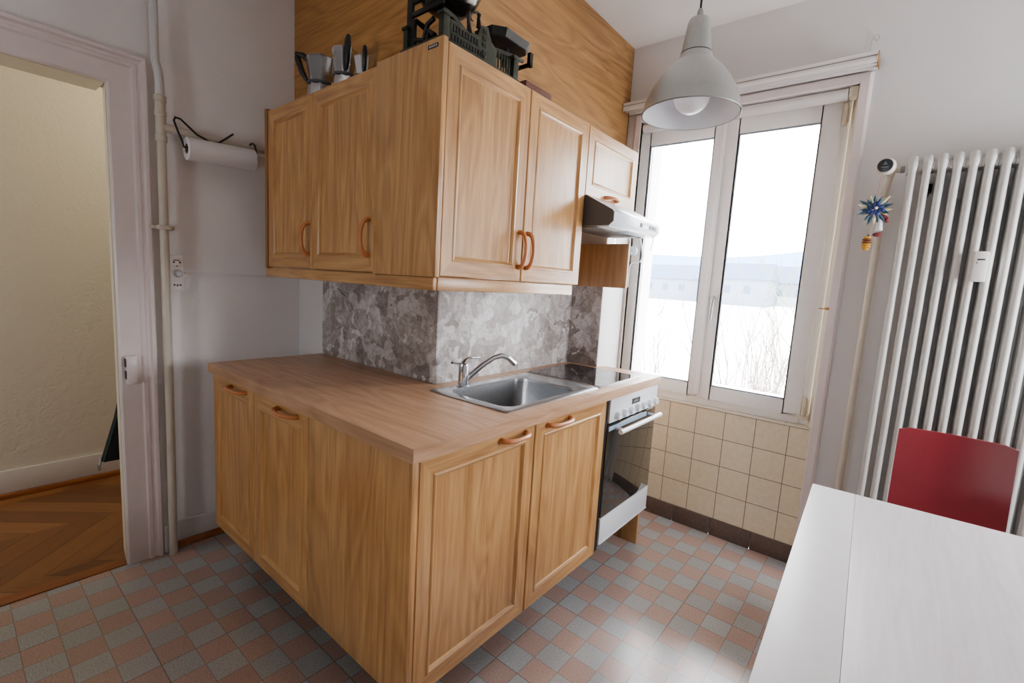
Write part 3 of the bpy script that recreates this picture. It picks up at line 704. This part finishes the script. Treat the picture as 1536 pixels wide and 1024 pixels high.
cl = MB().box(-.222, -.178, -.092, -.05, 1.447, 1.466).box(-.247, -.213, -.118, -.028, 1.449, 1.464).build('pipe_clamp', 'pipe', vp, bevel=.004)
for y in (-.108, -.038): MB().lathe([(.005, 0), (.004, .004)], (-.213, y, 1.4565), (1, 0, 0), 8).build('clamp_screw', 'casing_cream', cl)
bx = MB().box(-.248, -.225, -.10, -.085, 0, .13).build('pipe_boxing', 'white_paint', bevel=.003)
bx.name = 'skirting_block'; tag(bx, 'small white skirting block between door frame and vertical pipe', 'skirting block')

tr = thing('kitchen_roll', (-.15, .14, 1.73), 'white roll of kitchen paper hanging below the ivory branch pipe', 'paper towel roll')
MB().lathe([(.021, 0), (.046, 0), (.046, .262), (.021, .262)], (-.15, .004, 1.786), (0, 1, .045), 32, False, False).build('paper', 'paper', tr, smooth=30)
m = MB().lathe([(.0185, .0), (.021, 0), (.021, .262), (.0185, .262)], (-.15, .004, 1.786), (0, 1, .045), 24, False, False).build('core', 'cardboard', tr)
hw = MB().tube([(-.15, .02, 1.79), (-.15, -.006, 1.79), (-.15, -.01, 1.81), (-.152, -.022, 1.84), (-.165, -.034, 1.888), (-.17, -.028, 1.903), (-.175, -.008, 1.903), (-.178, .02, 1.882), (-.178, .05, 1.858), (-.175, .10, 1.838), (-.172, .13, 1.842), (-.172, .16, 1.868), (-.172, .19, 1.896)], .0042, 8)
hw.tube([(-.15, .24, 1.797), (-.15, .274, 1.798), (-.152, .28, 1.83), (-.165, .279, 1.868), (-.182, .277, 1.879), (-.2, .276, 1.88), (-.219, .276, 1.872)], .0042, 8)
hw = hw.build('roll_holder', 'black_wire'); tag(hw, 'black bent wire holder hooked over the pipe, carrying the kitchen roll', 'holder')

sk = thing('wall_socket', (-.24, -.02, 1.19), 'white triple wall socket beside the vertical pipe', 'socket')
MB().loops([[(-.249 if k == 0 else -.231, y, z) for y, z in [(a-.02, b) for a, b in ((-.027, 1.19), (.027, 1.19), (.027, 1.345), (-.027, 1.345))]] for k in (0, 1)]).build('plate', 'socket', sk, bevel=.005)
for i, z in enumerate((1.316, 1.268, 1.218)):
    o = MB().lathe([(.0195, 0), (.0195, .0025), (.0175, .003), (.0165, .001)], (-.2315, -.02, z), (1, 0, 0), 8 if i == 0 else 18)
    o = o.build('outlet', 'socket', sk)
    if i != 1:
        q = MB().box(-.231, -.2292, -.034, -.028, z-.004, z+.004).box(-.231, -.2292, -.012, -.006, z-.004, z+.004)
        if i == 0: q.box(-.231, -.2292, -.032, -.01, z+.007, z+.010).box(-.231, -.2292, -.0225, -.0175, z-.02, z-.013)
        else: q.box(-.231, -.2292, -.023, -.017, z-.006, z+.003)
        q.build('pin_hole', 'mark_grey', o)
    else:
        MB().lathe([(.017, 0), (.016, .012), (.011, .02)], (-.2295, -.018, z), (1, 0, 0), 14).build('flat_plug', 'plug', o)
cd = MB().box(-.249, -.238, .0125, .50, 1.267, 1.275).build('cable_conduit', 'white_paint', bevel=.002)
tag(cd, 'thin white cable duct running along the wall from socket to cabinet', 'cable duct')

# coat behind the door jamb in the hallway
ct = thing('jacket', (-.47, -.05, .38), 'black jacket with a metal zip hanging in the hallway behind the door frame', 'jacket')
def cl_loop(z, w0, x):  # hem flares towards the door opening
    return [(x+dx, y, z) for dx, y in ((-.03, .18), (.03, .18), (.035, .0), (.02, w0+.01), (0, w0), (-.03, w0+.02))]
MB().loops([cl_loop(.412, -.270, -.458), cl_loop(.605, -.216, -.46), cl_loop(.75, -.186, -.465), cl_loop(1.0, -.17, -.475), cl_loop(1.4, -.15, -.475), cl_loop(1.62, -.02, -.47)]).build('body', 'black_cloth', ct, smooth=60)
MB().tube([(-.440, -.262, .412), (-.440, -.209, .605), (-.445, -.180, .75), (-.455, -.164, 1.0)], .0025, 6).build('edge_piping', 'green_cloth_edge', ct)
MB().tube([(-.452, -.268, .43), (-.450, -.274, .39)], .004, 6).box(-.455, -.446, -.281, -.270, .375, .40).build('zip_pull', 'metal_grey', ct)
hk = MB().tube([(-.402, .02, 1.64), (-.46, .02, 1.64), (-.475, .02, 1.66)], .006, 8).build('coat_hook', 'black_cloth', ct)  # unseen wall hook added to hold the jacket

# ---------------------------------------------------------------- radiator
ra = thing('radiator', (2.44, 1.845, .30), 'tall white tubular radiator on the window wall behind the red chair', 'radiator')
PX = .0437
for k in range(14):
    x = 2.182+k*PX; s = MB()
    for y in (1.803, 1.845, 1.887): s.tube([(x, y, .33), (x, y, 1.875)], .0128, 12)
    for zc, sg in ((1.872, 1), (.33, -1)):
        s.tube([(x, 1.795, zc-.022*sg), (x, 1.79, zc), (x, 1.80, zc+.018*sg), (x, 1.845, zc+.024*sg), (x, 1.89, zc+.018*sg), (x, 1.9, zc), (x, 1.895, zc-.022*sg)], [.0125, .016, .0185, .0195, .0185, .016, .0125], 12)
        s.tube([(x-PX/2+.0006, 1.815, zc-.006*sg), (x+PX/2-.0006, 1.815, zc-.006*sg)], .0185, 12)
        s.tube([(x-PX/2+.0006, 1.875, zc-.006*sg), (x+PX/2-.0006, 1.875, zc-.006*sg)], .0185, 12)
    s.build('section', 'radiator', ra, smooth=60)
MB().box(2.232, 2.252, 1.905, 1.929, 1.78, 1.815).tube([(2.242, 1.908, 1.79), (2.236, 1.90, 1.765), (2.232, 1.898, 1.755)], .007, 8).build('wall_bracket', 'black', ra)
for x in (2.24, 2.68):
    MB().box(x-.012, x+.012, 1.82, 1.87, 0, .325).build('foot', 'radiator', ra, bevel=.003)
hm = thing('heat_meter', (2.42, 1.78, 1.42), 'small white heat meter clipped on the radiator tubes', 'heat meter')
mb = MB().box(2.401, 2.440, 1.766, 1.7905, 1.422, 1.533).build('case', 'socket', hm, bevel=.003)
MB().box(2.410, 2.431, 1.7648, 1.766, 1.500, 1.506).box(2.4085, 2.4125, 1.7648, 1.766, 1.489, 1.493).build('display', 'mark_grey', mb)
rv = thing('radiator_pipe', (2.1, 1.85, 0), 'ivory heating pipe with thermostat valve rising left of the radiator', 'pipe')
MB().tube([(2.100, 1.862, 0), (2.100, 1.862, 1.2), (2.103, 1.86, 1.78), (2.108, 1.855, 1.822), (2.112, 1.85, 1.845)], .0135, 14).build('pipe', 'pipe', rv)
MB().tube([(2.112, 1.85, 1.845), (2.118, 1.848, 1.868), (2.135, 1.847, 1.868), (2.1595, 1.847, 1.868)], [.014, .015, .012, .011], 12).build('valve_body', 'pipe', rv)
MB().lathe([(.0145, 0), (.0145, .014)], (2.143, 1.847, 1.868), (1, 0, 0), 6).build('union_nut', 'metal_grey', rv)
vh = MB().lathe([(.014, -.03), (.02, -.01), (.031, 0), (.033, .02), (.031, .038), (.027, .042)], (2.10, 1.80, 1.872), (-.12, -1, -.05), 28).build('thermostat_head', 'pipe', rv, smooth=40)
vd = MB().lathe([(.0255, .0425), (.0255, .0445), (.022, .0455)], (2.10, 1.80, 1.872), (-.12, -1, -.05), 28).build('dial_cap', 'dark_disc', vh)
MB().add([(2.087, 1.7525, 1.872), (2.103, 1.7525, 1.872), (2.095, 1.7525, 1.886)], [(0, 1, 2)]).box(2.083, 2.107, 1.752, 1.7525, 1.861, 1.865).build('dial_mark', 'socket_mark', vd)

# hanging ornament on the pipe
orn = thing('hanging_ornament', (2.085, 1.79, 1.53), 'blue spiky flower with dangling legs and yellow beehive hung on the radiator pipe', 'ornament')
random.seed(3)
fl = MB(); oc = Vector((2.082, 1.795, 1.705))
for k in range(14):
    a = k*2.4; d = Vector((math.cos(a), -.5, math.sin(a))); rr = .012*math.sqrt(k/3+.2); c = oc+Vector((math.cos(a)*rr, -.012, math.sin(a)*rr))
    fl.sphere(c, .0085, (1, .7, 1), 8, 5)
fo = fl.build('flower', 'blue', orn)
tp = MB(); tc = MB()
for k in range(20):
    a = 2*PI*k/20+random.uniform(-.1, .1); L = .045+random.uniform(-.01, .012); d = Vector((math.cos(a), -.25 if k % 2 else -.05, math.sin(a))).normalized(); s = Vector((-math.sin(a), 0, math.cos(a)))
    b = oc+d*.016; w = .007
    (tc if k % 3 == 0 else tp).add([b, b+d*L*.5+s*w, b+d*L, b+d*L*.5-s*w, b+d*L*.5+Vector((0, -.004, 0))], [(0, 1, 4), (1, 2, 4), (2, 3, 4), (3, 0, 4), (0, 3, 2, 1)])
tp.build('petal', 'teal', orn); tc.build('petal', 'cream_felt', orn)
MB().sphere(oc+Vector((.004, -.022, .002)), .006, n=8, m=6).build('flower_centre', 'cream_felt', fo)
MB().tube([(2.085, 1.795, 1.8385), (2.083, 1.797, 1.74)], .0009, 5).tube([(2.078, 1.795, 1.69), (2.072, 1.795, 1.605)], .0009, 5).build('string', 'thread', orn)
lg = MB().tube([(2.098, 1.80, 1.69), (2.103, 1.80, 1.65), (2.105, 1.80, 1.618)], [.008, .011, .013], 10).build('leg', 'cream_felt', orn)
lg.data.materials[0] = M['label_white']
MB().sphere((2.101, 1.797, 1.602), .013, (1.3, 1.0, .7), 10, 6).build('shoe', 'maroon', lg)
l2 = MB().tube([(2.102, 1.80, 1.69), (2.114, 1.80, 1.678), (2.121, 1.80, 1.668)], [.008, .009, .009], 10).build('leg', 'maroon', orn)
MB().sphere((2.125, 1.797, 1.66), .012, (.9, 1, .9), 10, 6).build('shoe', 'maroon', l2)
for k in range(6):
    rr = (.013, .017, .0185, .0185, .017, .014)[k]
    MB().lathe([(rr*.6, 0), (rr, .004), (rr, .006), (rr*.6, .0098)], (2.070, 1.795, 1.538+.0095*k), n=14).build('beehive_ring', 'amber' if k in (3, 4) else 'gold', orn)
MB().sphere((2.072, 1.795, 1.600), .004, n=8, m=6).build('bead', 'black', orn)

# ---------------------------------------------------------------- pendant lamp
LX, LY, LZ = 1.714, .617, 1.787
lp = thing('pendant_lamp', (LX, LY, LZ), 'brushed aluminium bell-shaped pendant lamp hanging from the ceiling', 'lamp')
sp = [(.1250, 0), (.1265, .002), (.1245, .006), (.117, .035), (.106, .062), (.090, .088), (.072, .110), (.055, .126), (.044, .136), (.040, .150)]
MB().lathe(sp+[(r-.002, h) for r, h in reversed(sp[2:])]+[(.1225, .0)], (LX, LY, LZ), n=56, cap0=False, cap1=False).build('shade', 'lamp_alu', lp, smooth=60)
sp2 = [(.1225, .0005)]+[(r-.0025, h) for r, h in sp[2:]]
MB().lathe(sp2, (LX, LY, LZ), n=56, cap0=False, cap1=False).build('shade_lining', 'lamp_in', lp, smooth=60)
MB().lathe([(.0395, .1500), (.0395, .153)], (LX, LY, LZ), n=40).build('seam_ring', 'mark_grey', lp)
MB().lathe([(.0385, .1525), (.0375, .158), (.0275, .228), (.024, .236), (.008, .238)], (LX, LY, LZ), n=40).build('cap', 'lamp_alu', lp, smooth=30)
MB().lathe([(.0075, .237), (.0075, .255), (.005, .262)], (LX, LY, LZ), n=14).build('cable_grip', 'lamp_alu', lp)
MB().tube([(LX, LY, LZ+.26), (LX, LY, CZ-.03)], .0032, 8).build('cord', 'black', lp)
MB().lathe([(.04, 0), (.045, -.01), (.03, -.035), (.006, -.045)], (LX, LY, CZ-.001), n=24).build('ceiling_rose', 'lamp_alu', lp)
bl = MB().sphere((LX, LY, LZ+.048), .046, n=24, m=16).lathe([(.028, .085), (.018, .11), (.016, .14)], (LX, LY, LZ), n=18).build('bulb', 'bulb', lp, smooth=70)

hk2 = MB().tube([(.135, .5215, 1.238), (.175, .519, 1.226), (.225, .5175, 1.222), (.236, .5175, 1.214), (.222, .5175, 1.203), (.185, .519, 1.212), (.140, .5215, 1.234)], .0022, 6).build('wall_hook', 'mark_light')
tag(hk2, 'small pale wire hook on the grey marbled wallcovering under the wall cabinet', 'hook')
wc = MB().lathe([(.008, 0), (.008, .003), (.003, .004), (.003, .014), (.005, .016)], (1.957, 1.9045, 1.283), (-.5, -1, 0), 10).tube([(1.952, 1.89, 1.283), (1.935, 1.892, 1.281), (1.925, 1.90, 1.283)], .003, 6).build('brass_hook', 'cork')
tag(wc, 'tiny brass hook on the right window casing', 'hook')
wl = MB().tube([(1.975, 1.926, 2.37), (1.975, 1.924, 2.43), (1.982, 1.922, 2.452), (1.997, 1.922, 2.455), (2.003, 1.922, 2.44), (1.992, 1.922, 2.43), (1.984, 1.922, 2.44)], .0014, 5).build('wire_loop', 'mark_light')
tag(wl, 'thin curled wire sticking up above the right end of the curtain rail', 'wire')

# ---------------------------------------------------------------- table and chair
tb = thing('dining_table', (2.48, .45, 0), 'whitewashed wooden dining table in the foreground near the radiator', 'table')
o = Vector((2.067, 1.049, 0)); ex = Vector((1, .048, 0)).normalized(); ey = Vector((.036, -1, 0)).normalized()
def tq(a, b, z): p = o+ex*a+ey*b; return (p.x, p.y, z)
TW, TL = .82, 1.30
def tplate(a0, a1, b0, b1, z0, z1): return MB().loops([[tq(a0, b0, z), tq(a1, b0, z), tq(a1, b1, z), tq(a0, b1, z)] for z in (z0, z1)])
tplate(.1105, TW, 0, TL, .715, .740).build('tabletop', 'table', tb, bevel=.002)
tplate(0, .110, 0, TL, .715, .740).build('edge_board', 'table_edge', tb, bevel=.002)
for a0, a1, b0, b1 in ((.06, TW-.06, .06, .08), (.06, TW-.06, TL-.08, TL-.06), (.06, .08, .08, TL-.08), (TW-.08, TW-.06, .08, TL-.08)): tplate(a0, a1, b0, b1, .63, .7145).build('apron', 'table', tb)
for a in (.05, TW-.10):
    for b in (.05, TL-.10):
        MB().loops([[tq(a+i, b+i, 0), tq(a+.05-i, b+i, 0), tq(a+.05-i, b+.05-i, 0), tq(a+i, b+.05-i, 0)] if z == 0 else [tq(a, b, z), tq(a+.05, b, z), tq(a+.05, b+.05, z), tq(a, b+.05, z)] for z, i in ((0, .008), (.7145, 0))]).build('leg', 'table', tb, bevel=.002)

ch = thing('dining_chair', (2.42, 1.42, 0), 'chair with a plain red lacquered backrest between table and radiator', 'chair')
def backpt(u, v, off):  # slightly curved board, leaning back
    x = 2.266+.312*u; z = .53+.338*v; y = 1.545+.05*v+.022*math.cos((u-.5)*PI)-.011+off
    return (x, y, z)
m = MB(); r = .028; LL = []
N = 12
def outline(n=6):
    P = []
    for cx, cy, a0 in ((1-r, 1-r, 0), (r, 1-r, 90), (r, r, 180), (1-r, r, 270)):
        for k in range(n+1):
            a = math.radians(a0+90*k/n); P.append((cx+r*math.cos(a), cy+r*math.sin(a)))
    return P
for off in (-.006, .006):
    g = bmesh.new()
O = outline()
gridu = [i/10 for i in range(11)]
for side, off in ((0, -.006), (1, .006)):
    # columns clipped by the rounded outline
    for i in range(10):
        u0, u1 = gridu[i], gridu[i+1]
        def lim(u):
            d = max(0, r-u, u-(1-r)); c = r-math.sqrt(max(0, r*r-d*d)); return c, 1-c
        a0, b0 = lim(u0); a1, b1 = lim(u1); K = 4
        for k in range(K):
            q = [backpt(u0, a0+(b0-a0)*k/K, off), backpt(u1, a1+(b1-a1)*k/K, off), backpt(u1, a1+(b1-a1)*(k+1)/K, off), backpt(u0, a0+(b0-a0)*(k+1)/K, off)]
            m.add(q, [(0, 1, 2, 3)])
        if side == 0:
            for (p0, p1) in ((a0, a1), (b0, b1)): m.add([backpt(u0, p0, -.006), backpt(u1, p1, -.006), backpt(u1, p1, .006), backpt(u0, p0, .006)], [(0, 1, 2, 3)])
for u in (0, 1):
    a, b = r-math.sqrt(max(0, r*r-r*r)), 1-r
    for k in range(4): v0, v1 = a+(b-a)*k/4, a+(b-a)*(k+1)/4; m.add([backpt(u, v0, -.006), backpt(u, v1, -.006), backpt(u, v1, .006), backpt(u, v0, .006)], [(0, 1, 2, 3)])
m.build('backrest', 'red', ch, smooth=30)
MB().loops([rrect(2.255, 2.59, 1.18, 1.52, .05, .445), rrect(2.252, 2.593, 1.177, 1.523, .05, .452), rrect(2.255, 2.59, 1.18, 1.52, .05, .459)]).build('seat', 'red', ch, bevel=0)
for x in (2.285, 2.56):
    MB().tube([(x, 1.19, 0), (x, 1.205, .435)], .010, 10).build('leg', 'chrome', ch)
    MB().tube([(x, 1.60, 0), (x, 1.535, .43), (x, 1.545, .50), (x, 1.566, .66), (x, 1.582, .76)], .010, 10).build('rear_leg', 'chrome', ch)
    MB().tube([(x, 1.205, .434), (x, 1.535, .434)], .009, 8).build('seat_rail', 'chrome', ch)

# ---------------------------------------------------------------- outside the window
def gz(y): return -3.2+max(0, y-20)*.028
m = MB(); xs = [-420+60*i for i in range(15)]; ys = [2.6, 8, 20, 60, 120, 200, 300]
m.add([(x, y, gz(y)) for y in ys for x in xs], [(j*15+i, j*15+i+1, (j+1)*15+i+1, (j+1)*15+i) for j in range(6) for i in range(14)])
g = m.build('ground', 'ground'); g['kind'] = 'structure'
m = MB(); n = 60; random.seed(5)
pr_ = [(-520+1000*i/n, 30+5*math.sin(i*.23)+2.5*math.sin(i*.61+1)) for i in range(n+1)]
m.add([(x, 300, 2) for x, z in pr_]+[(x, 330, z) for x, z in pr_]+[(x, 420, 0) for x, z in pr_], [(k*(n+1)+i, k*(n+1)+i+1, (k+1)*(n+1)+i+1, (k+1)*(n+1)+i) for k in (0, 1) for i in range(n)])
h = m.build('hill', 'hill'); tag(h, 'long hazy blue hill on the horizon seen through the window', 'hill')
def house(x, y, w, d, hh, label):
    z = gz(y); t = thing('house', (x, y, z), label, 'house', 'distant houses outside the window')
    wl = MB().box(x-w/2, x+w/2, y-d/2, y+d/2, z-1, z+hh).build('wall', 'house_wall', t)
    MB().prism([(y-d/2-.5, z+hh), (y+d/2+.5, z+hh), (y, z+hh+d*.4)], 'x', x-w/2-.5, x+w/2+.5).build('roof', 'house_roof', t)
    for k in range(int(w//4)):
        MB().box(x-w/2+1.5+k*4, x-w/2+2.8+k*4, y-d/2-.06, y-d/2-.01, z+hh*.45, z+hh*.75).build('window', 'house_roof', t)
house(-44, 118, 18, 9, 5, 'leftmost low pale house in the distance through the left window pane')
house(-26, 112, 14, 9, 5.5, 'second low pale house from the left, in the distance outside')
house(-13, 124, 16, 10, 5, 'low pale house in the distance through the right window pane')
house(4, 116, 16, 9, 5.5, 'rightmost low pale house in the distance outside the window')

def bush(x, y, hgt, spread, n, seed, mat, label):
    random.seed(seed); m = MB(); z = gz(y)
    for k in range(n):
        a = random.uniform(0, 2*PI); r0 = random.uniform(0, .25)*spread
        p = Vector((x+r0*math.cos(a), y+r0*math.sin(a), z)); d = Vector((math.cos(a)*spread*.35, math.sin(a)*spread*.35, hgt)).normalized()
        H = hgt*random.uniform(.55, 1); pts = [p.copy()]; N = 6
        for i in range(N):
            d = (d+Vector((random.uniform(-.22, .22), random.uniform(-.22, .22), random.uniform(-.02, .12)))).normalized(); p = p+d*H/N; pts.append(p.copy())
            if i > 0:
                for _ in range(2):
                    dd = (d+Vector((random.uniform(-.9, .9), random.uniform(-.9, .9), random.uniform(-.1, .6)))).normalized(); L = H*.16*random.uniform(.5, 1.3)
                    m.tube([p, p+dd*L*.6, p+dd*L+Vector((0, 0, L*.15))], [.007, .005, .003], 3, cap=False)
        m.tube(pts, [.016-.0018*i for i in range(N+1)], 4, cap=False)
    o = m.build('bare_bush', mat); tag(o, label, 'bush', 'bare bushes outside the window'); return o
bush(-2.3, 9.5, 4.3, 1.1, 24, 11, 'twig', 'bare winter bush outside at the far left of the left window pane')
bush(-.4, 13.5, 4.6, 1.2, 24, 12, 'twig', 'bare winter bush outside behind the right half of the left window pane')
bush(.55, 7.6, 4.6, 1.0, 28, 13, 'twig', 'tall bare bush outside behind the left half of the right window pane')
bush(2.0, 10.5, 6.0, 1.2, 24, 14, 'leaf', 'tall greenish bush outside at the right edge of the right window pane')

# ---------------------------------------------------------------- light
w = bpy.data.worlds.new('overcast_sky'); S.world = w; w.use_nodes = True
bgn = w.node_tree.nodes['Background']; bgn.inputs[0].default_value = (.97, .98, 1.0, 1); bgn.inputs[1].default_value = 13.0
def area(name, loc, rot, sx, sy, power, col, portal=False):
    l = bpy.data.lights.new(name, 'AREA'); l.shape = 'RECTANGLE'; l.size = sx; l.size_y = sy; l.energy = power; l.color = col
    o = bpy.data.objects.new(name, l); COL.objects.link(o); o.location = loc; o.rotation_euler = rot
    if portal: l.cycles.is_portal = True
    return o
area('window_portal', (1.42, 2.09, 1.48), (-PI/2, 0, 0), 1.1, 1.6, 1, (1, 1, 1), True)
area('side_fill_portal', (3.47, 1.555, 1.425), (0, PI/2, 0), .85, .55, 1, (1, 1, 1), True)  # sky fill through the opening added in the right wall
area('back_fill_portal', (1.1, -2.66, 1.12), (PI/2, 0, 0), .4, .44, 1, (1, 1, 1), True)  # sky fill through the opening added behind the camera
def point(name, loc, p, col, r=.15):
    l = bpy.data.lights.new(name, 'POINT'); l.energy = p; l.color = col; l.shadow_soft_size = r
    o = bpy.data.objects.new(name, l); COL.objects.link(o); o.location = loc; return o
point('hallway_lamp', (-.8, .45, 2.4), 5, (1, .86, .56))
area('hallway_daylight', (-.85, -2.5, 1.2), (PI/2, 0, 0), .8, 1.8, 5, (.95, .97, 1))

# ---------------------------------------------------------------- camera
def cam():
    yaw, pit, rol = map(math.radians, (39.086, -7.1842, 3.4465))
    F = Vector((-math.sin(yaw)*math.cos(pit), math.cos(yaw)*math.cos(pit), math.sin(pit)))
    r = F.cross(Vector((0, 0, 1))).normalized(); u = r.cross(F)
    r2 = r*math.cos(rol)+u*math.sin(rol); u2 = -r*math.sin(rol)+u*math.cos(rol)
    c = bpy.data.cameras.new('camera'); c.sensor_width = 36; c.lens = 702.9*36/1536; c.clip_start = .02; c.clip_end = 2000
    o = bpy.data.objects.new('camera', c); COL.objects.link(o)
    R = Matrix((r2, u2, -F)).transposed().to_4x4(); o.matrix_world = Matrix.Translation((2.2064, -.6831, 1.3167)) @ R
    S.camera = o
cam()
S.view_settings.view_transform = 'AgX'; S.view_settings.look = 'None'; S.view_settings.exposure = 1.5; S.view_settings.gamma = 1
S.cycles.use_denoising = True
S.cycles.max_bounces = 10; S.cycles.diffuse_bounces = 6; S.cycles.transparent_max_bounces = 12; S.cycles.sample_clamp_indirect = 8
S.cycles.caustics_reflective = False
